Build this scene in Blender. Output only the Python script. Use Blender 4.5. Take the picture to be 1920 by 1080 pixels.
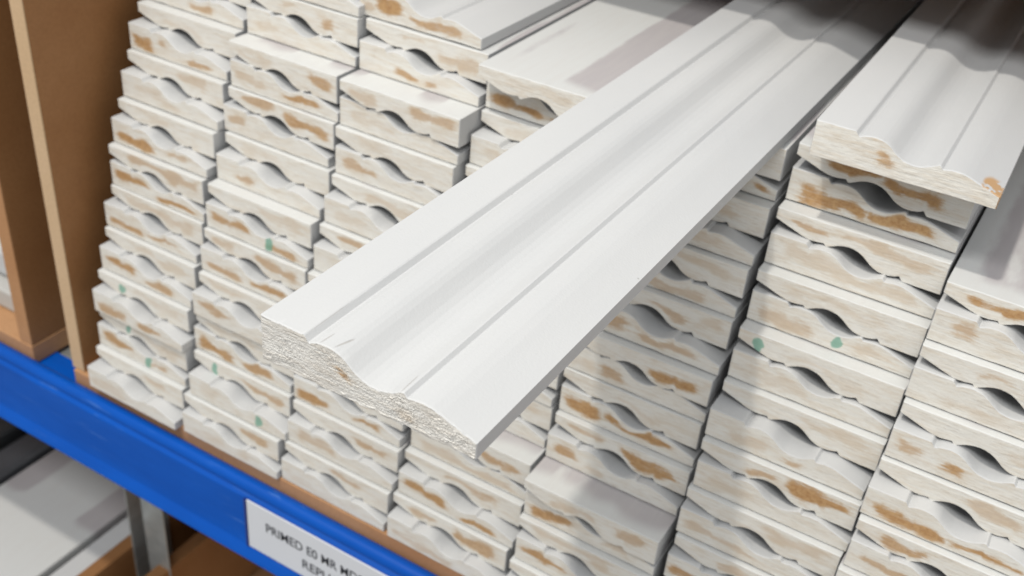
import bpy, math, random
from mathutils import Vector, noise

sc = bpy.context.scene
for o in list(bpy.data.objects):
    bpy.data.objects.remove(o)

# ------------------------------------------------------------------ camera
cam_d = bpy.data.cameras.new("camera")
cam = bpy.data.objects.new("camera", cam_d)
sc.collection.objects.link(cam)
cam.location = (0.591389, -0.487188, 0.555049)
cam.rotation_euler = (math.radians(56.734), math.radians(-4.4825), math.radians(31.115))
cam_d.sensor_width = 36.0
cam_d.lens = 38.72
cam_d.clip_start = 0.01
cam_d.clip_end = 50
cam_d.dof.use_dof = True
cam_d.dof.focus_distance = 0.43
cam_d.dof.aperture_fstop = 14
sc.camera = cam

# ------------------------------------------------------------------ world, lamps, exposure
world = bpy.data.worlds.new("World")
sc.world = world
world.use_nodes = True
bg = world.node_tree.nodes["Background"]
# gradient set brightest at eye level to brighten the board ends, dimmer overhead and below
_t = world.node_tree
_c = _t.nodes.new("ShaderNodeTexCoord"); _s = _t.nodes.new("ShaderNodeSeparateXYZ"); _r = _t.nodes.new("ShaderNodeValToRGB")
_t.links.new(_c.outputs["Generated"], _s.inputs[0])
_m = _t.nodes.new("ShaderNodeMapRange"); _m.inputs["From Min"].default_value = -1.0
_t.links.new(_s.outputs["Z"], _m.inputs["Value"]); _t.links.new(_m.outputs[0], _r.inputs["Fac"])
_e = _r.color_ramp.elements
_e[0].position = 0.35; _e[0].color = (0.60, 0.56, 0.52, 1)
_e[1].position = 0.80; _e[1].color = (0.70, 0.74, 0.80, 1)
_q = _e.new(0.52); _q.color = (1.0, 0.99, 0.97, 1)
_t.links.new(_r.outputs[0], bg.inputs[0])
bg.inputs[1].default_value = 0.50

def area(name, loc, target, sx, sy, power, col, spread=None):
    d = bpy.data.lights.new(name, 'AREA')
    d.shape = 'RECTANGLE'
    d.size = sx
    d.size_y = sy
    d.energy = power
    d.color = col
    o = bpy.data.objects.new(name, d)
    sc.collection.objects.link(o)
    o.location = loc
    v = Vector(target) - Vector(loc)
    o.rotation_euler = v.to_track_quat('-Z', 'Y').to_euler()
    return o
AIM = Vector((0.42, 0.0, 0.25))
area("ceiling_lamp", AIM + Vector((-0.173, -0.38, 1.0)) * 2.0, AIM, 0.08, 0.08, 21, (1.0, 0.945, 0.86))
area("ceiling_panel_lamp", AIM + Vector((0.0, -0.76, 1.0)) * 1.8, AIM, 2.6, 0.45, 26, (0.99, 0.985, 0.97))

sc.render.engine = 'CYCLES'
sc.cycles.diffuse_bounces = 1
sc.view_settings.view_transform = 'Standard'
sc.view_settings.look = 'None'
sc.view_settings.exposure = 0.10
sc.view_settings.gamma = 1
sc.view_settings.use_curve_mapping = False

# ------------------------------------------------------------------ helpers
col = sc.collection
def tag(o, label=None, cat=None, group=None, kind=None):
    if (cat or label) and not kind: kind = "thing"
    if label: o["label"] = label
    if cat: o["category"] = cat
    if group: o["group"] = group
    if kind: o["kind"] = kind
    return o
def empty(name, loc=(0, 0, 0), rot=(0, 0, 0)):
    o = bpy.data.objects.new(name, None)
    o.empty_display_size = 0.02
    col.objects.link(o)
    o.location = loc
    o.rotation_euler = rot
    return o
def mesh_obj(name, verts, faces, mats, parent=None, smooth=None, fm=None):
    me = bpy.data.meshes.new(name)
    me.from_pydata(verts, [], faces)
    for m in mats: me.materials.append(m)
    if fm:
        for p, i in zip(me.polygons, fm): p.material_index = i
    me.update()
    if smooth is not None:
        for p in me.polygons: p.use_smooth = True
        me.set_sharp_from_angle(angle=math.radians(smooth))
    o = bpy.data.objects.new(name, me)
    col.objects.link(o)
    if parent: o.parent = parent
    return o
def box(name, lo, hi, mat, parent=None, bev=0.0, rot=None):
    x0, y0, z0 = lo; x1, y1, z1 = hi
    v = [(x0,y0,z0),(x1,y0,z0),(x1,y1,z0),(x0,y1,z0),(x0,y0,z1),(x1,y0,z1),(x1,y1,z1),(x0,y1,z1)]
    f = [(0,3,2,1),(4,5,6,7),(0,1,5,4),(1,2,6,5),(2,3,7,6),(3,0,4,7)]
    o = mesh_obj(name, v, f, [mat], parent)
    if bev:
        b = o.modifiers.new("bevel", 'BEVEL'); b.width = bev; b.segments = 2
        b.limit_method = 'ANGLE'
    return o
def extrude_x(name, prof, x0, x1, mat, parent=None, smooth=None):
    """prof: closed list of (y,z), counter-clockwise seen from -x ... extruded along x"""
    n = len(prof)
    v = [(x0, y, z) for y, z in prof] + [(x1, y, z) for y, z in prof]
    f = [(i, (i+1) % n, n+(i+1) % n, n+i) for i in range(n)]
    f += [tuple(range(n-1, -1, -1)), tuple(range(n, 2*n))]
    return mesh_obj(name, v, f, [mat], parent, smooth)

# ------------------------------------------------------------------ materials
class NT:
    def __init__(s, name, rough=0.6, spec=0.4):
        s.m = bpy.data.materials.new(name); s.m.use_nodes = True
        s.t = s.m.node_tree; s.b = s.t.nodes["Principled BSDF"]
        s.b.inputs["Roughness"].default_value = rough
        s.b.inputs["Specular IOR Level"].default_value = spec
        s.co = s.t.nodes.new("ShaderNodeTexCoord")
    def n(s, typ, **kw):
        x = s.t.nodes.new(typ)
        for k, v in kw.items(): setattr(x, k, v)
        return x
    def l(s, a, b): s.t.links.new(a, b)
    def mapping(s, scale, src="Object", loc=(0,0,0)):
        m = s.n("ShaderNodeMapping"); m.inputs["Scale"].default_value = scale
        m.inputs["Location"].default_value = loc
        s.l(s.co.outputs[src], m.inputs[0]); return m.outputs[0]
    def noise(s, vec, scale, detail=3, rough=0.5, seed=False, dist=0.0):
        x = s.n("ShaderNodeTexNoise", noise_dimensions='4D' if seed else '3D')
        x.inputs["Scale"].default_value = scale; x.inputs["Detail"].default_value = detail
        x.inputs["Roughness"].default_value = rough; x.inputs["Distortion"].default_value = dist
        s.l(vec, x.inputs["Vector"])
        if seed:
            oi = s.n("ShaderNodeObjectInfo"); ml = s.n("ShaderNodeMath", operation='MULTIPLY')
            ml.inputs[1].default_value = 97.0
            s.l(oi.outputs["Random"], ml.inputs[0]); s.l(ml.outputs[0], x.inputs["W"])
        return x.outputs["Fac"]
    def ramp(s, fac, a, b, ca=0.0, cb=1.0, smooth=True):
        x = s.n("ShaderNodeMapRange"); x.interpolation_type = 'SMOOTHSTEP' if smooth else 'LINEAR'
        x.inputs["From Min"].default_value = a; x.inputs["From Max"].default_value = b
        x.inputs["To Min"].default_value = ca; x.inputs["To Max"].default_value = cb
        s.l(fac, x.inputs["Value"]); return x.outputs[0]
    def math(s, op, a, b=None):
        x = s.n("ShaderNodeMath", operation=op)
        for i, q in enumerate((a, b)):
            if q is None: continue
            if isinstance(q, (int, float)): x.inputs[i].default_value = q
            else: s.l(q, x.inputs[i])
        return x.outputs[0]
    def mix(s, fac, a, b):
        x = s.n("ShaderNodeMix", data_type='RGBA')
        for i, q in ((0, fac), (6, a), (7, b)):
            if isinstance(q, (int, float)): x.inputs[i].default_value = q
            elif isinstance(q, tuple): x.inputs[i].default_value = (*q, 1)
            else: s.l(q, x.inputs[i])
        return x.outputs[2]
    def bump(s, h, strength, dist, prev=None):
        x = s.n("ShaderNodeBump"); x.inputs["Strength"].default_value = strength
        x.inputs["Distance"].default_value = dist
        s.l(h, x.inputs["Height"])
        if prev is not None: s.l(prev, x.inputs["Normal"])
        return x.outputs[0]
    def attr(s, name):
        x = s.n("ShaderNodeAttribute"); x.attribute_name = name; return x.outputs["Fac"]
    def out(s, color=None, normal=None, rough=None):
        if color is not None:
            if isinstance(color, tuple): s.b.inputs["Base Color"].default_value = (*color, 1)
            else: s.l(color, s.b.inputs["Base Color"])
        if normal is not None: s.l(normal, s.b.inputs["Normal"])
        if rough is not None: s.l(rough, s.b.inputs["Roughness"])
        return s.m

def mat_primer(name="white_primer", nicks_and_shade=()):
    k = NT(name, 0.58, 0.25)
    v = k.mapping((1, 0.35, 1))
    mot = k.noise(v, 14, 4, 0.55, True)
    c = k.mix(k.ramp(mot, 0.3, 0.7), (0.622, 0.630, 0.632), (0.660, 0.665, 0.660))
    big = k.noise(k.mapping((1, 0.2, 1)), 9, 2, 0.5, True)
    c = k.mix(k.ramp(big, 0.55, 0.75, 0, 0.35), c, (0.665, 0.655, 0.63))
    # tiny grit specks
    vo = k.n("ShaderNodeTexVoronoi"); vo.inputs["Scale"].default_value = 70
    k.l(k.mapping((1, 1, 1)), vo.inputs["Vector"])
    sp = k.ramp(vo.outputs["Distance"], 0.02, 0.045, 1, 0)
    gate = k.ramp(k.noise(k.mapping((1, 1, 1)), 23, 1, 0.5, True), 0.52, 0.55)
    c = k.mix(k.math('MULTIPLY', k.math('MULTIPLY', sp, gate), 0.6), c, (0.35, 0.34, 0.32))
    fine = k.noise(k.mapping((1, 1, 1)), 900, 3, 0.6)
    bare = k.math('MULTIPLY', k.attr("bare"), k.ramp(k.noise(k.mapping((1, 1, 1)), 90, 4, 0.6), 0.30, 0.5))
    c = k.mix(k.ramp(bare, 0.25, 0.6), c, (0.58, 0.37, 0.20))
    med = k.noise(k.mapping((1, 0.4, 1)), 120, 3, 0.5)
    b = k.bump(fine, 0.22, 0.0005)
    b = k.bump(med, 0.16, 0.0009, b)
    for x, y, rx, ry, lean in nicks_and_shade:      # knife nicks and scrapes near the cut end, plus a painted groove-edge shadow line
        mp = k.n("ShaderNodeMapping", vector_type='TEXTURE')
        mp.inputs["Location"].default_value = (x, y, 0); mp.inputs["Rotation"].default_value = (0, 0, lean)
        mp.inputs["Scale"].default_value = (rx, ry, 1000)
        k.l(k.co.outputs["Object"], mp.inputs[0])
        ln = k.n("ShaderNodeVectorMath", operation='LENGTH'); k.l(mp.outputs[0], ln.inputs[0])
        wob = k.math('ADD', ln.outputs["Value"], k.math('MULTIPLY', k.math('SUBTRACT', med, 0.5), 1.2))
        c = k.mix(k.ramp(wob, 0.6, 1.1, 0.7, 0), c, (0.45, 0.43, 0.40))
        b = k.bump(k.ramp(wob, 0.5, 1.2, 0, 1), 0.5, 0.0005, b)
    return k.out(c, b, k.ramp(mot, 0.2, 0.8, 0.52, 0.66))
def mat_back():
    """flat back of a board: thin primer with bare mauve-beige bands running along the length"""
    k = NT("flat_back_primer", 0.5, 0.3)
    sep = k.n("ShaderNodeSeparateXYZ"); k.l(k.co.outputs["Object"], sep.inputs[0])
    band = k.noise(k.mapping((1, 0.02, 0.02)), 24, 1.5, 0.45, True)
    br = k.noise(k.mapping((1, 0.3, 1)), 60, 4, 0.6, True)
    endz = k.math('ADD', sep.outputs[1], k.math('MULTIPLY', k.math('SUBTRACT', band, 0.5), 0.05))
    m = k.math('MULTIPLY', k.ramp(k.math('ADD', band, k.math('MULTIPLY', k.math('SUBTRACT', br, 0.5), 0.10)), 0.485, 0.515),
               k.ramp(endz, 0.008, 0.020))
    c = k.mix(k.math('MULTIPLY', m, 0.95), (0.72, 0.73, 0.715), (0.52, 0.49, 0.495))
    fib = k.noise(k.mapping((1, 0.1, 1)), 300, 3, 0.6, True)
    c = k.mix(k.ramp(fib, 0.35, 0.75, 0, 0.22), c, (0.66, 0.63, 0.60))
    b = k.bump(fib, 0.2, 0.0003)
    return k.out(c, b)
def mat_end(name, rough_bump, cream=(0.885, 0.865, 0.80), fibre=(0.76, 0.675, 0.555)):
    """sawn end with primer brushed over it, bare fibreboard showing through in streaks"""
    k = NT(name, 0.62, 0.25)
    lean = (1, 1, 3.2)
    f1 = k.noise(k.mapping((0.6, 1, 4.5)), 120, 7, 0.7, True)          # fibre streaks along the width
    f2 = k.noise(k.mapping((0.55, 1, 2.0)), 75, 6, 0.66, True, 0.35)
    f3 = k.noise(k.mapping((1, 1, 1.3)), 420, 4, 0.7, True)
    f4 = k.noise(k.mapping((0.30, 1, 4.2)), 330, 5, 0.7, True, 0.5)
    wear = k.attr("wear"); tone = k.attr("tone"); mark = k.attr("mark")
    base = k.mix(k.ramp(k.math('ADD', k.math('MULTIPLY', f1, 0.45), k.math('MULTIPLY', f2, 0.55)), 0.42, 0.66, 0, 0.85), cream, fibre)
    base = k.mix(k.ramp(f1, 0.35, 0.5, 0.5, 0), base, (0.86, 0.85, 0.81))
    base = k.mix(k.ramp(f4, 0.53, 0.66, 0, 0.5), base, (0.55, 0.475, 0.385))
    base = k.mix(k.ramp(f4, 0.42, 0.30, 0, 0.6), base, (0.88, 0.87, 0.84))
    w = k.math('ADD', wear, k.math('MULTIPLY', k.math('SUBTRACT', f2, 0.5), 1.5))
    w = k.math('ADD', w, k.math('MULTIPLY', k.math('SUBTRACT', f1, 0.5), 1.3))
    w = k.math('ADD', w, k.math('MULTIPLY', k.math('SUBTRACT', f3, 0.5), 0.9))
    w = k.math('ADD', w, k.math('MULTIPLY', k.math('SUBTRACT', f4, 0.5), 1.1))
    halo = k.math('MULTIPLY', k.ramp(w, -0.05, 0.95), tone)
    base = k.mix(k.math('MULTIPLY', halo, 0.95), base, (0.68, 0.54, 0.38))
    core = k.math('MULTIPLY', k.ramp(w, 0.38, 0.95), k.ramp(tone, 0.35, 0.95, 0.04, 0.95))
    tan = k.mix(k.ramp(f3, 0.35, 0.65), (0.45, 0.235, 0.09), (0.60, 0.375, 0.18))
    base = k.mix(core, base, tan)
    mk = k.ramp(k.math('ADD', mark, k.math('MULTIPLY', k.math('SUBTRACT', f2, 0.5), 1.6)), 0.35, 0.75)
    base = k.mix(k.math('MULTIPLY', mk, 0.75), base, (0.14, 0.43, 0.32))
    b = k.bump(f1, 0.30 * rough_bump, 0.0010)
    b = k.bump(f4, 0.45 * rough_bump, 0.0007, b)
    b = k.bump(f3, 0.35 * rough_bump, 0.0006, b)
    return k.out(base, b)
def mat_mdf(name, ca, cb, rough=0.55):
    k = NT(name, rough, 0.3)
    a = k.noise(k.mapping((1, 1, 1)), 9, 4, 0.6, True)
    f = k.noise(k.mapping((1, 1, 1)), 420, 3, 0.6)
    c = k.mix(k.ramp(a, 0.3, 0.7), ca, cb)
    c = k.mix(k.ramp(f, 0.35, 0.7, 0, 0.22), c, tuple(q * 0.6 for q in ca))
    return k.out(c, k.bump(f, 0.15, 0.0004))
def mat_plain(name, c, rough=0.5, metal=0.0, var=0.12, scale=30, bumpk=0.1):
    k = NT(name, rough, 0.5)
    a = k.noise(k.mapping((1, 1, 1)), scale, 4, 0.6, True)
    cc = k.mix(k.ramp(a, 0.3, 0.7), c, tuple(q * (1 - var) for q in c))
    k.b.inputs["Metallic"].default_value = metal
    return k.out(cc, k.bump(a, bumpk, 0.0004), k.ramp(a, 0.2, 0.8, rough - 0.06, rough + 0.06))

def mat_enamel():
    k = NT("blue_powder_coat", 0.42, 0.22)
    a = k.noise(k.mapping((0.25, 1, 1)), 30, 5, 0.65)
    sc_ = k.noise(k.mapping((0.08, 1, 1.4)), 260, 4, 0.7)
    gate = k.ramp(k.noise(k.mapping((1, 1, 1)), 7, 3, 0.6), 0.48, 0.66)
    c = k.mix(k.ramp(a, 0.3, 0.7), (0.0, 0.098, 0.52), (0.0, 0.080, 0.44))
    c = k.mix(k.math('MULTIPLY', k.math('MULTIPLY', k.ramp(sc_, 0.60, 0.68), gate), 0.55), c, (0.10, 0.24, 0.60))
    orange = k.noise(k.mapping((1, 1, 1)), 500, 2, 0.5)
    return k.out(c, k.bump(orange, 0.08, 0.0003), k.ramp(a, 0.2, 0.8, 0.36, 0.5))
M_PRIMER = mat_primer()
M_PRIMER_NICKED = mat_primer("nicked_white_primer", [(.0262,.0045,.0003,.004,-.1),(.0325,.006,.0004,.0045,-.25),(.0592,.006,.0003,.006,.05),
    (.0196,.014,.00012,.012,0)])  # thin shadow line painted along the groove's top edge
M_BACK = mat_back()
M_END = mat_end("brushed_cut_end", 1.0)
M_END_ROUGH = mat_end("rough_cut_end", 2.0, (0.88, 0.865, 0.82), (0.80, 0.75, 0.67))
M_MDF_FACE = mat_mdf("fibreboard_face", (0.31, 0.142, 0.052), (0.38, 0.19, 0.078))
M_MDF_PALE = mat_mdf("fibreboard_pale_edge", (0.66, 0.46, 0.27), (0.72, 0.52, 0.33))
M_MDF_EDGE = mat_mdf("fibreboard_orange_edge", (0.50, 0.25, 0.11), (0.58, 0.32, 0.16))
M_BLUE = mat_enamel()
M_LABEL = mat_plain("label_card", (0.80, 0.83, 0.88), 0.4, 0, 0.04, 20, 0.02)
M_INK = mat_plain("label_ink", (0.05, 0.055, 0.07), 0.5, 0, 0.05)
M_EDGEBLUE = mat_plain("label_holder_rim", (0.004, 0.03, 0.22), 0.3, 0, 0.05)
M_GALV = mat_plain("galvanised_steel", (0.50, 0.54, 0.54), 0.42, 0.55, 0.25, 60, 0.1)
M_DARK = mat_plain("dark_grey_foil", (0.055, 0.06, 0.065), 0.4, 0, 0.2)
M_DARK2 = mat_plain("mid_grey_foil", (0.11, 0.115, 0.125), 0.38, 0, 0.2)
M_GREYBOARD = mat_plain("grey_white_board", (0.62, 0.61, 0.58), 0.5, 0, 0.10, 16)

# ------------------------------------------------------------------ the moulding profile
W = 0.0897
KEY = [(0,18.6),(.03,18.6),(.10,18.6),(.18,18.6),(.212,18.6),(.219,18.3),(.236,16.3),(.243,16.2),(.25,16.6),(.27,17.35),(.30,17.9),
       (.33,18.0),(.36,17.6),(.385,16.8),(.41,15.5),(.435,13.7),(.46,12.0),(.49,10.6),(.52,9.9),(.55,9.65),(.58,9.9),(.61,10.7),
       (.64,12.0),(.66,12.9),(.672,13.4),(.680,13.4),(.694,12.0),(.700,11.9),(.715,12.25),(.74,12.65),(.77,12.75),(.80,12.45),
       (.84,11.5),(.88,10.2),(.92,8.95),(.96,7.75),(.985,7.0),(1.0,6.55)]
def hprof(s):
    for (a, ha), (b, hb) in zip(KEY, KEY[1:]):
        if s <= b: return (ha + (hb - ha) * (s - a) / (b - a)) / 1000
    return KEY[-1][1] / 1000
def slist(n):
    base = sorted(set([i / n for i in range(n + 1)] + [k for k, _ in KEY]))
    out = [base[0]]
    for q in base[1:]:
        if q - out[-1] > 0.35 / n or q in (1.0,): out.append(q)
    if out[-1] != 1.0: out.append(1.0)
    return out

def sm(a, b, x):
    t = max(0.0, min(1.0, (x - a) / (b - a))); return t * t * (3 - 2 * t)

def architrave(loc, yaw=0.0, flipped=False, length=2.4, streaks=(), marks=(), seed=0, label="", hero=False,
               n_s=50, n_v=7, group=None, roll=0.0, w=W, name="moulding_board", chip=0):
    """a length of moulding: flat back down unless flipped; origin at the front left bottom corner seen from the aisle.
    streaks: (s0, s1, strength) measured left to right as the board is seen; marks: s positions of green crayon"""
    rnd = random.Random(seed * 7919 + 13)
    root = empty(name)
    if flipped:
        root.location = (loc[0] + w, loc[1], loc[2]); root.rotation_euler = (0, math.pi + roll, yaw)
    else:
        root.location = loc; root.rotation_euler = (0, roll, yaw)
    tag(root, label, "moulding board", group)
    if hero: n_s, n_v = 420, 64
    S = slist(n_s)
    ns = len(S)
    off = rnd.uniform(0, 500)
    inset = 0.00035
    def nz(x, y, z, k): return noise.noise(Vector((x * k + off, y * k + off * .3, z * k)))
    # ragged bottom line of the sawn end: drips and chips of primer
    bot, top = [], []
    for s in S:
        x = s * w
        if hero:
            r = -0.0006 * (0.5 + nz(x, 0, 0, 230)) - 0.0007 * max(0, nz(x, 5, 0, 700)) - 0.0008 * max(0, nz(x, 9, 0, 60))
        else:
            r = 0.00025 * nz(x, 0, 0, 120) + 0.0005 * max(0, nz(x, 3, 0, 60) - 0.15)
            r += 0.0012 * max(0, nz(x, 8, 0, 90) - 0.45)
        bot.append(r)
        top.append(-0.0008 * max(0, nz(x, 17, 2, 75) - 0.42) + 0.00014 * nz(x, 7, 2, 300) + (0.0004 * nz(x, 1, 2, 500) if hero else 0))
    # --- body
    v, f, fm = [], [], []
    rings = [(0.0, 1.0), (0.0006 if not hero else 0.0005, 0.0), (0.004, 0.0), (0.008, 0.0), (0.012, 0.0), (0.020, 0.0), (length, 0.0)]
    for ri, (y, k) in enumerate(rings):
        for i, s in enumerate(S):
            xi = s * w
            if k: xi = inset + s * (w - 2 * inset)
            jb = bot[i] if ri == 0 else (bot[i] * 0.8 if ri == 1 else 0)
            v.append((xi, y, max(jb, -0.002) + (inset * k)))
        for i, s in reversed(list(enumerate(S))):
            xi = s * w
            if k: xi = inset + s * (w - 2 * inset)
            jt = top[i] if ri == 0 else 0
            v.append((xi, y, hprof(s) - inset * k + jt))
    m = 2 * ns
    for r in range(len(rings) - 1):
        for i in range(m):
            j = (i + 1) % m
            f.append((r*m + i, r*m + j, (r+1)*m + j, (r+1)*m + i))
            fm.append(1 if i < ns - 1 else 0)
    last = (len(rings) - 1) * m
    for i in range(ns - 1):
        f.append((last + i, last + i + 1, last + m - 2 - i, last + m - 1 - i)); fm.append(0)
    body = mesh_obj("board_body", v, f, [M_PRIMER_NICKED if hero else M_PRIMER, M_BACK], root, smooth=24, fm=fm)
    if chip:
        a = body.data.attributes.new("bare", 'FLOAT', 'POINT')
        a.data.foreach_set("value", [sm(chip, chip + .08, q[0] / w) * (1 - sm(0.009, 0.016, q[1])) for q in v])
    # --- sawn end
    v, f = [], []
    wear, tone, mk = [], [], []
    for i, s in enumerate(S):
        xi = inset + s * (w - 2 * inset)
        zb, zt = bot[i] + inset, hprof(s) - inset + top[i]
        zb = max(bot[i], -0.002) + inset
        sv = (1 - s) if flipped else s
        for j in range(n_v + 1):
            t = j / n_v
            z = zb + (zt - zb) * t
            edge = (i in (0, ns - 1)) or (j in (0, n_v))
            y = 0.0
            if not edge:
                if hero:
                    q = min(1.0, min(t, 1 - t) * 6)
                    cell = nz(xi, 0, z * 1.5, 900)
                    am = 0.6 + 0.6 * sm(-0.2, 0.4, nz(xi, 21, z, 70))
                    y = -0.00031 * am * q * (0.5 * nz(xi, 0, z * 1.9, 420) + 1.0 * abs(cell) + 0.9 * nz(xi, 3, z * 1.3, 2100))
                    y += -0.0005 * q * max(0, nz(xi, 11, z, 110))
                    if t < 0.12: y -= 0.0006 * max(0, nz(xi, 2, z, 330) + 0.2)
                else:
                    y = -0.00018 * nz(xi, 0, z * 3, 260)
            v.append((xi, y, z))
            wv = tv = 0.0
            for si, (s0, s1, st) in enumerate(streaks):
                ctr = 0.47 + 0.14 * math.sin(seed * 1.7 + si * 2.3); thick = 0.30 + 0.07 * math.sin(seed * 2.9 + si)
                if st >= 2.5: thick += 0.05
                # streaks lean with the profile and taper to ragged points
                thick *= 0.55 + 0.75 * (0.5 + nz(xi, 31 + si, 0, 70))
                fade = sm(s0 - 0.05, s0 + 0.05, sv) * (1 - sm(s1 - 0.05, s1 + 0.05, sv))
                wobble = 0.13 * nz(xi, 4 + si, 0, 45)
                band = 1 - sm(0.3 * thick, 1.15 * thick, abs(t - ctr - wobble))
                q = fade * band
                if q * st > wv * max(tv, .01): wv, tv = q, min(1.0, st / 3.0)
            wear.append(wv); tone.append(tv)
            mv = 0.0
            for ms in marks:
                d = math.hypot((sv - ms) * w / 0.0040 + 0.5 * nz(xi, 41, z, 180), (t - 0.55) * (zt - zb) / 0.0062 + 0.6 * nz(xi, 43, z, 150))
                mv = max(mv, 1 - sm(0.4, 1.2, d))
            mk.append(mv)
    k = n_v + 1
    for i in range(ns - 1):
        for j in range(n_v):
            f.append((i*k + j, (i+1)*k + j, (i+1)*k + j + 1, i*k + j + 1))
    cap = mesh_obj("cut_end", v, f, [M_END_ROUGH if hero else M_END], root)
    for p in cap.data.polygons: p.use_smooth = True
    for nm, vals in (("wear", wear), ("tone", tone), ("mark", mk)):
        a = cap.data.attributes.new(nm, 'FLOAT', 'POINT')
        a.data.foreach_set("value", vals)
    return root

# ------------------------------------------------------------------ the rack: shelf boards, beam, post, dividers
def shelf(name, lo, hi):
    o = box(name, lo, hi, M_MDF_EDGE, None, 0.0008); tag(o, kind='structure'); return o
shelf("shelf_board", (-0.0258, -0.0520, -0.018), (1.3, 1.5, -0.0005))
shelf("shelf_board", (-0.9, -0.0520, -0.018), (-0.0742, 1.5, -0.0005))
shelf("shelf_board", (-0.9, -0.0400, -0.43), (1.3, 1.5, -0.41))
# the shelf over the stacks (outside the frame) that shades their far part
shelf("shelf_board", (-0.0140, 0.1290, 0.414), (1.6, 1.5, 0.432))
wall = box("back_wall", (-0.9, 1.50, -0.45), (1.6, 1.52, 0.411), M_MDF_FACE); tag(wall, kind='structure')

def beam(z, label, zz=0.0):
    prof = [(-0.0530,-0.0120),(-0.0560,-0.0098),(-0.0590,-0.0088),(-0.0618,-0.0095),(-0.0640,-0.0120),(-0.0644,-0.0150),(-0.0620,-0.0166),
            (-0.0640,-0.0182),(-0.0662,-0.0202),(-0.0668,-0.0230),(-0.0668,-0.0655),(-0.0680,-0.0680),(-0.0722,-0.0718),(-0.0730,-0.0748),
            (-0.0700,-0.0780),(-0.0660,-0.0800),(-0.0300,-0.0800),(-0.0300,-0.0190),(-0.0530,-0.0190)]
    o = extrude_x("shelf_beam", [(y, q + z) for y, q in prof], -0.9, 1.3, M_BLUE, None, smooth=35)
    tag(o, label, "shelf beam")
    return o
beam(0.0, "blue powder-coated steel shelf beam running under the stacks of white mouldings")

# galvanised upright in the gap between the bays
post = empty("rack_upright", (-0.060, 0.02, -0.43))
tag(post, "galvanised steel upright standing under the blue beam between two brown dividers", "upright post")
def pbox(name, lo, hi, mat=M_GALV):
    return box(name, lo, hi, mat, post, 0.001)
pbox("front_flange", (-0.002, 0.0, 0.0), (0.027, 0.002, 0.405))
pbox("side_web", (-0.027, 0.002, 0.0), (-0.025, 0.05, 0.405))
pbox("beam_bracket", (-0.015, -0.048, 0.4065), (0.035, 0.06, 0.4085))

def divider(name, x0, x1, y0, z0, z1, label, edge):
    r = empty(name, (x0, y0, z0))
    tag(r, label, "divider panel", "fibreboard dividers between the bays")
    w = x1 - x0
    box("panel", (0, 0.0012, 0), (w, 1.3, z1 - z0), M_MDF_FACE, r, 0.0006)
    box("front_edge", (0, 0, 0), (w, 0.0011, z1 - z0), edge, r, 0.0003)
    return r
divider("divider_panel", -0.0285, -0.0160, -0.0500, 0.0, 0.463, "tall brown fibreboard divider with a pale front edge beside the leftmost stack", M_MDF_PALE)
divider("divider_panel", -0.0885, -0.0745, -0.0515, 0.0, 0.463, "tall brown fibreboard divider with an orange-brown front edge, farther left across the blue gap", M_MDF_EDGE)
divider("low_divider_panel", -0.101, -0.087, -0.045, -0.405, -0.300, "low brown divider under the beam, beside the grey-white boards left of the steel upright", M_MDF_EDGE)
divider("low_divider_panel", -0.048, -0.034, -0.045, -0.405, -0.300, "low brown divider under the beam, right of the steel upright below the label", M_MDF_EDGE)

# label on the beam
lab = box("shelf_label", (0.1675, -0.0684, -0.0655), (0.395, -0.0672, -0.0190), M_LABEL, None, 0.0002)
tag(lab, "white shelf label with blurred black capitals stuck on the blue beam", "label")
def text(s, x, z, width, size):
    cu = bpy.data.curves.new("lettering", 'FONT'); cu.body = s; cu.size = size
    cu.extrude = 0.00005; cu.offset = 0.00012
    t = bpy.data.objects.new("tmp", cu); col.objects.link(t)
    bpy.context.view_layer.update()
    me = bpy.data.meshes.new_from_object(t)
    bpy.data.objects.remove(t)
    xs = [v.co.x for v in me.vertices]; k = width / (max(xs) - min(xs)); mn = min(xs)
    for v in me.vertices: v.co.x = (v.co.x - mn) * k
    me.name = "lettering"; me.materials.append(M_INK)
    o = bpy.data.objects.new("lettering", me); col.objects.link(o)
    o.rotation_euler = (math.pi / 2, 0, 0); o.location = (x, -0.06855, z); o.parent = lab
text("PRIMED E0 MR MDF", 0.1853, -0.0402, 0.0875, 0.0120)
text("REPLICA", 0.2185, -0.0560, 0.0420, 0.0120)
rim = box("holder_rim", (0.1650, -0.0690, -0.0662), (0.1672, -0.0669, -0.0184), M_EDGEBLUE, lab, 0.0003)

# things in the bay at the far left and on the shelf below
o = box("white_board", (-0.230, -0.030, 0.0), (-0.118, 1.2, 0.019), M_GREYBOARD, None, 0.002)
tag(o, "white board lying at the bottom of the far left bay behind the orange-edged divider", "board")
o = box("white_board", (-0.240, -0.018, 0.0195), (-0.122, 1.2, 0.050), M_PRIMER, None, 0.006)
tag(o, "thick rounded white board on top of the bottom board in the far left bay", "board")
o = box("white_board", (-0.245, -0.006, 0.0505), (-0.124, 1.2, 0.080), M_PRIMER, None, 0.006)
tag(o, "uppermost white board in the far left bay, half hidden by the orange-edged divider", "board")
o = box("wide_board", (-0.262, -0.10, -0.322), (-0.131, 1.1, -0.300), M_BACK, None, 0.001)
tag(o, "wide grey-white board lying on the lower shelf under the blue beam", "board")
o = box("wide_board", (-0.262, -0.10, -0.346), (-0.128, 1.1, -0.3225), M_GREYBOARD, None, 0.001)
tag(o, "grey-white board directly beneath the wide board on the lower shelf", "board")
o = box("narrow_board", (-0.1245, -0.09, -0.335), (-0.1025, 1.1, -0.303), M_PRIMER, None, 0.001)
tag(o, "narrow grey-white board on edge between the wide board and the low divider", "board")
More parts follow.
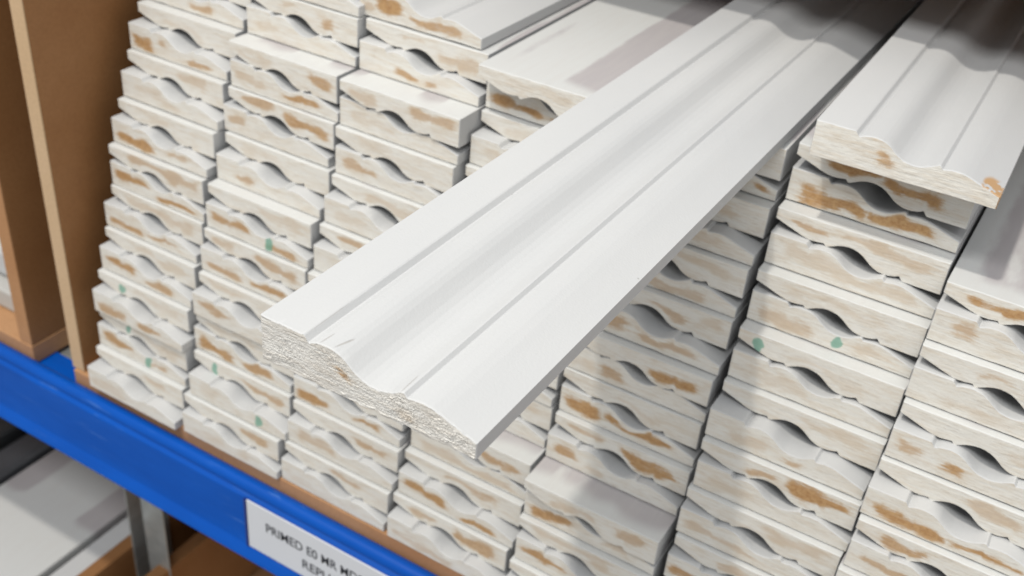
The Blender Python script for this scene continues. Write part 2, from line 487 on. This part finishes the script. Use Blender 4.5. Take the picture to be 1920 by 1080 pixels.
o = box("support_block", (-0.262, 0.0, -0.4095), (-0.104, 1.1, -0.3465), M_DARK)
tag(o, "dark stack under the grey-white boards on the lower shelf", "board stack")
o = box("dark_trim", (-0.302, -0.11, -0.330), (-0.268, 1.1, -0.292), M_DARK2, None, 0.006)
tag(o, "narrow dark grey trim with a rounded edge beside the wide grey-white board", "trim")
o = box("dark_trim", (-0.420, -0.10, -0.330), (-0.312, 1.1, -0.285), M_DARK, None, 0.003)
tag(o, "wide dark grey trim at the far left of the lower shelf", "trim")

# ------------------------------------------------------------------ the stacks
P = 0.0314
XL = {1: 0.0, 2: 0.0945, 3: 0.1870, 4: 0.2800, 5: 0.3735, 6: 0.4682, 7: 0.5592}
YU = {1: [-.0588,-.0433,-.0436,-.0310,-.0200,-.0120,-.0055,.0072,.0200,.0375,.050],
      2: [-.0552,-.0470,-.0330,-.0340,-.0220,-.0142,.0000,.0125,.0174,.0360,.040],
      3: [-.0513,-.0440,-.0346,-.0280,-.0200,-.0120,-.0006,.0110,.0172,.0370],
      4: [-.0528,-.0410,-.0280,-.0100,-.0076,-.0030,.0050,.0140,.0250,.0400],
      5: [-.0550,-.0458,-.0370,-.0155,-.0060,-.0030,.0018,.0150,.0202,.0392],
      6: [-.0520,-.0430,-.0340,-.0275,-.0205,-.0131,.0026,.0152,.0245,.0400],
      7: [-.0550,-.0480,-.0400,-.0340,-.0280,-.0205,-.0077,.0033,.0108]}
DX = {(2,1,'U'): .0005, (2,2,'U'): .003, (2,10,'U'): .0005, (1,5,'U'): -.002, (1,4,'U'): -.001, (4,2,'U'): .001, (4,1,'D'): -.002,
      (2,3,'U'): -.002, (2,8,'U'): -.003, (7,5,'D'): .001}
YD = {(2,9): .0180, (3,9): .0155, (5,3): -.0408, (4,3): -.0285, (2,6): -.0095, (6,9): .0290, (7,9): .0165, (4,10): .0283, (5,10): .0385,
      (6,10): .0375, (3,10): .0440, (1,10): .046, (2,10): .0385, (1,11): .056, (2,11): .045, (6,8): .0165, (6,7): .0055, (5,6): -.0035}
ROLLED = {}
ST = {  # streaks of bare fibreboard on each cut end: (from, to, strength 1..3), left to right
 (1,10,'U'): [(.45,.7,2)], (1,9,'U'): [(.04,.24,2.7),(.30,.38,2),(.6,.85,2.1)], (1,8,'D'): [(.52,.85,1.5)],
 (1,7,'U'): [(.05,.45,3),(.6,.8,1.8)], (1,6,'D'): [(.2,.95,1.8)], (1,6,'U'): [(.03,.42,3),(.5,.9,2.7)],
 (1,5,'D'): [(.15,.9,1.4)], (1,5,'U'): [(.04,.42,2.5),(.45,.8,2.2)], (1,4,'D'): [(.35,.9,1.1)], (1,4,'U'): [(.05,.4,2.8),(.5,.8,2.2)],
 (1,3,'D'): [(.4,.9,.8)], (1,3,'U'): [(.05,.38,2.2),(.5,.78,2.2)], (1,2,'D'): [(.4,.9,1)], (1,2,'U'): [(.05,.42,2.5),(.6,.8,2)],
 (1,1,'D'): [(.55,.8,1.5)], (1,1,'U'): [(.05,.4,.8)],
 (2,11,'U'): [(.3,.6,.8)],
 (2,10,'D'): [(.32,.42,1.4),(.68,.8,2.1)], (2,10,'U'): [(.1,.3,1)], (2,9,'D'): [(.1,.4,1),(.74,.95,2.2)],
 (2,9,'U'): [(.04,.34,1.5),(.5,.84,2.5)], (2,8,'D'): [(.12,.46,2),(.52,.96,2.4)], (2,8,'U'): [(.04,.22,1.8)],
 (2,7,'U'): [(.18,.38,2)], (2,6,'D'): [(.5,.9,1.2)], (2,6,'U'): [(.05,.45,2.4),(.6,.9,2.2)],
 (2,5,'D'): [(.08,.3,1.6),(.5,.92,2)], (2,5,'U'): [(.05,.42,2.1),(.5,.85,2.4)], (2,4,'D'): [(.1,.4,1.3)], (2,4,'U'): [(.05,.4,2.1)],
 (2,3,'D'): [(.1,.6,1)], (2,3,'U'): [(.04,.42,2.8),(.5,.82,2.4)], (2,2,'D'): [(.5,.95,2)], (2,1,'D'): [(.6,.9,2)], (2,1,'U'): [(.1,.7,.8)],
 (2,2,'U'): [(.1,.3,.7)],
 (3,10,'D'): [(.3,.5,1.5),(.6,.95,1.6)], (3,10,'U'): [(.30,.5,2.3),(.56,.66,2)], (3,9,'D'): [(.08,.32,1.5),(.6,.97,1.9)], (3,9,'U'): [(.1,.5,.8)],
 (3,8,'D'): [(.2,.5,.7)], (3,8,'U'): [(.05,.36,2)], (3,7,'D'): [(.3,.8,1.3)], (3,7,'U'): [(.1,.4,1)], (3,6,'D'): [(.15,.4,2)],
 (3,5,'U'): [(.1,.4,2)], (3,4,'D'): [(.1,.7,1.3)], (3,4,'U'): [(.1,.4,2)], (3,3,'D'): [(.5,.9,1.2)],
 (3,3,'U'): [(.03,.34,2.8),(.55,.82,2.5)], (3,2,'D'): [(.6,.88,2)], (3,2,'U'): [(.1,.45,1.6)], (3,1,'D'): [(.45,.75,1.8)], (3,1,'U'): [(.1,.3,.5)],
 (4,10,'D'): [(.2,.7,.8)], (4,10,'U'): [(.04,.44,3),(.5,.62,2)], (4,9,'U'): [(.1,.5,1)], (4,4,'U'): [(.1,.5,1)], (4,4,'D'): [(.5,.9,.8)],
 (4,3,'D'): [(.05,.92,2.2)], (4,3,'U'): [(.1,.9,1.4)], (4,2,'D'): [(.35,.8,1.9)], (4,2,'U'): [(.05,.42,3),(.55,.86,3)],
 (4,1,'D'): [(.15,.4,1.8),(.55,.9,2.2)], (4,1,'U'): [(.05,.6,1.5)],
 (5,10,'U'): [(.55,.8,2),(.86,.96,2.6)], (5,10,'D'): [(.3,.8,1.5)], (5,9,'D'): [(.3,.8,1.2)], (5,9,'U'): [(.3,.8,1.3)], (5,8,'D'): [(.3,.9,1.2)],
 (5,8,'U'): [(.4,.8,1.6)], (5,7,'D'): [(.45,.72,1.8),(.8,.95,1.3)], (5,7,'U'): [(.05,.35,2),(.45,.85,1.8)],
 (5,6,'D'): [(.02,.12,2.2),(.58,.92,2.9)], (5,6,'U'): [(.25,.42,2),(.02,.2,1)], (5,5,'D'): [(.4,.75,1)], (5,5,'U'): [(.04,.30,3),(.34,.86,2.8)],
 (5,4,'D'): [(.1,.4,1.8),(.5,.92,2.7)], (5,4,'U'): [(.06,.24,2.3),(.3,.45,1.3)], (5,3,'D'): [(.2,.55,1.4),(.7,.92,1.8)],
 (5,3,'U'): [(.05,.38,2.6),(.6,.8,1.5)], (5,2,'D'): [(.1,.7,1.3)], (5,2,'U'): [(.05,.4,2.6)], (5,1,'D'): [(.4,.9,1.6)],
 (6,10,'D'): [(.18,.5,2.8),(.5,.85,3)], (6,10,'U'): [(.07,.48,3),(.48,.86,2.9)], (6,9,'D'): [(.1,.32,2),(.4,.92,1.5)], (6,9,'U'): [(.1,.9,1.2)],
 (6,8,'D'): [(.2,.8,.9)], (6,8,'U'): [(.05,.4,1.6),(.65,.9,1.3)], (6,7,'D'): [(.3,.8,.8)], (6,7,'U'): [(.1,.5,1)],
 (6,6,'D'): [(.5,.9,1.1)], (6,6,'U'): [(.15,.4,1.3),(.5,.62,1.9)], (6,5,'D'): [(.30,.50,2),(.56,.95,2.9)], (6,5,'U'): [(.1,.4,.8)],
 (6,4,'D'): [(.5,.9,1.4)], (6,4,'U'): [(.05,.55,1.5)], (6,3,'D'): [(.3,.95,1.6)], (6,3,'U'): [(.02,.4,2.6)], (6,2,'D'): [(.2,.8,1.5)],
 (7,9,'D'): [(.12,.95,3)], (7,9,'U'): [(.1,.24,1.9)], (7,8,'D'): [(.3,.5,1.8)], (7,8,'U'): [(.2,.6,.6)], (7,7,'D'): [(.6,.9,1)],
 (7,7,'U'): [(.05,.2,2),(.30,.42,2.5)], (7,6,'D'): [(.5,.8,1.6)], (7,6,'U'): [(.06,.5,3),(.5,.92,2.9)], (7,5,'D'): [(.15,.42,2.3)],
 (7,5,'U'): [(.06,.5,2)], (7,4,'D'): [(.2,.8,1.5)], (7,4,'U'): [(.1,.5,2)],
}
MK = {(1,3,'D'): [.27], (1,2,'D'): [.34], (1,2,'U'): [.58], (2,6,'U'): [.63], (2,2,'D'): [.22], (2,2,'U'): [.73],
      (5,7,'D'): [.24], (6,8,'U'): [.55], (6,7,'D'): [.13]}
ORD = ["", "leftmost", "second", "third", "fourth", "fifth", "sixth", "seventh"]
ORDN = ["", "bottom", "second", "third", "fourth", "fifth", "sixth", "seventh", "eighth", "ninth", "tenth", "eleventh"]
def colname(c):
    return ("leftmost stack" if c == 1 else "rightmost stack" if c == 7 else ORD[c] + " stack from left")
def look(key):
    st = ST.get(key, []); mk = MK.get(key)
    if mk: return "green-marked end"
    mx = max([s[2] for s in st], default=0)
    if mx >= 2.5: return "orange-brown streaked end"
    if mx >= 1.8: return "tan-streaked end"
    if mx >= 1.2: return "faintly tan end"
    return "pale end"
GRP = "primed moulding boards stacked in pairs"
rng = random.Random(5)
for c in range(1, 8):
    ys = YU[c]
    npair = len(ys)
    zk = 1.012 if c == 6 else 1.0
    for n in range(1, npair + 1):
        z0 = (n - 1) * P * zk
        z1 = n * P * zk
        extra = 0.0025 if (c == 6 and n == 10) else 0.0
        for kind in 'UD':
            key = (c, n, kind)
            seed = c * 100 + n * 2 + (kind == 'D')
            st = ST.get(key, [(.1 + .3 * rng.random(), .5 + .4 * rng.random(), .35 + .6 * rng.random())])
            x = XL[c] + DX.get(key, 0) + rng.uniform(-.0009, .0009)
            yaw = math.radians(rng.uniform(-0.5, 0.5))
            if kind == 'U':
                y = ys[n - 1]; z = z0 + 0.0002; yaw *= 0.5
                lb = "white primed moulding lying face up with %s, in pair %s of the %s" % (look(key), "X", colname(c))
            else:
                nxt = ys[n] if n < npair else ys[n - 1] + 0.010
                lo = ys[n - 1]
                y = YD.get((c, n), max(min(nxt - 0.0035, lo + 0.010), lo + 0.002) + rng.uniform(-.0015, .001))
                z = z1 - rng.uniform(0.0001, 0.0005) + extra
            o = architrave((x, y, z), yaw=yaw, flipped=(kind == 'D'), streaks=st, marks=MK.get(key, ()), seed=seed, group=GRP)
            idx = (n - 1) * 2 + (2 if kind == 'D' else 1)
            ordi = ["", "bottom", "2nd", "3rd"][idx] if idx < 4 else "%dth" % idx
            if idx in (21,): ordi = "21st"
            if idx in (22,): ordi = "22nd"
            face = "face down" if kind == 'D' else "face up"
            if idx == 1: where = "at the bottom of the %s" % colname(c)
            elif c == 7 and idx == 18: where = "topmost board of the %s" % colname(c)
            elif c == 4 and idx == 20: where = "striped-back top board of the %s" % colname(c)
            else: where = "%s board up in %s" % (ordi, colname(c))
            o["label"] = "white moulding, %s, %s, %s" % (look(key), face, where)

# single boards lying on top
architrave((0.1795, 0.0465, 0.3144), yaw=math.radians(-0.2), streaks=[(.02,.12,1.6),(.14,.36,2.8),(.42,.86,2.2)], seed=901, group=GRP, w=0.0905,
           label="white moulding lying profile up on top of the third stack, orange-brown streak at its left")
architrave((0.4795, 0.0152, 0.3255), yaw=math.radians(0.9), streaks=[(.36,.46,2.2)], seed=902, group=GRP, chip=.86, w=0.0893, n_s=90, n_v=14,
           label="white moulding lying profile up on the sixth stack, right of the long overhanging board")
architrave((0.3705, -0.2560, 0.3147), yaw=math.radians(0.0), streaks=[(.37,.43,2.3),(.67,.70,1.6)], seed=903, hero=True, w=0.0898, length=2.4,
           group=None, label="long white moulding pulled out over the stacks, rough cut end in the foreground")
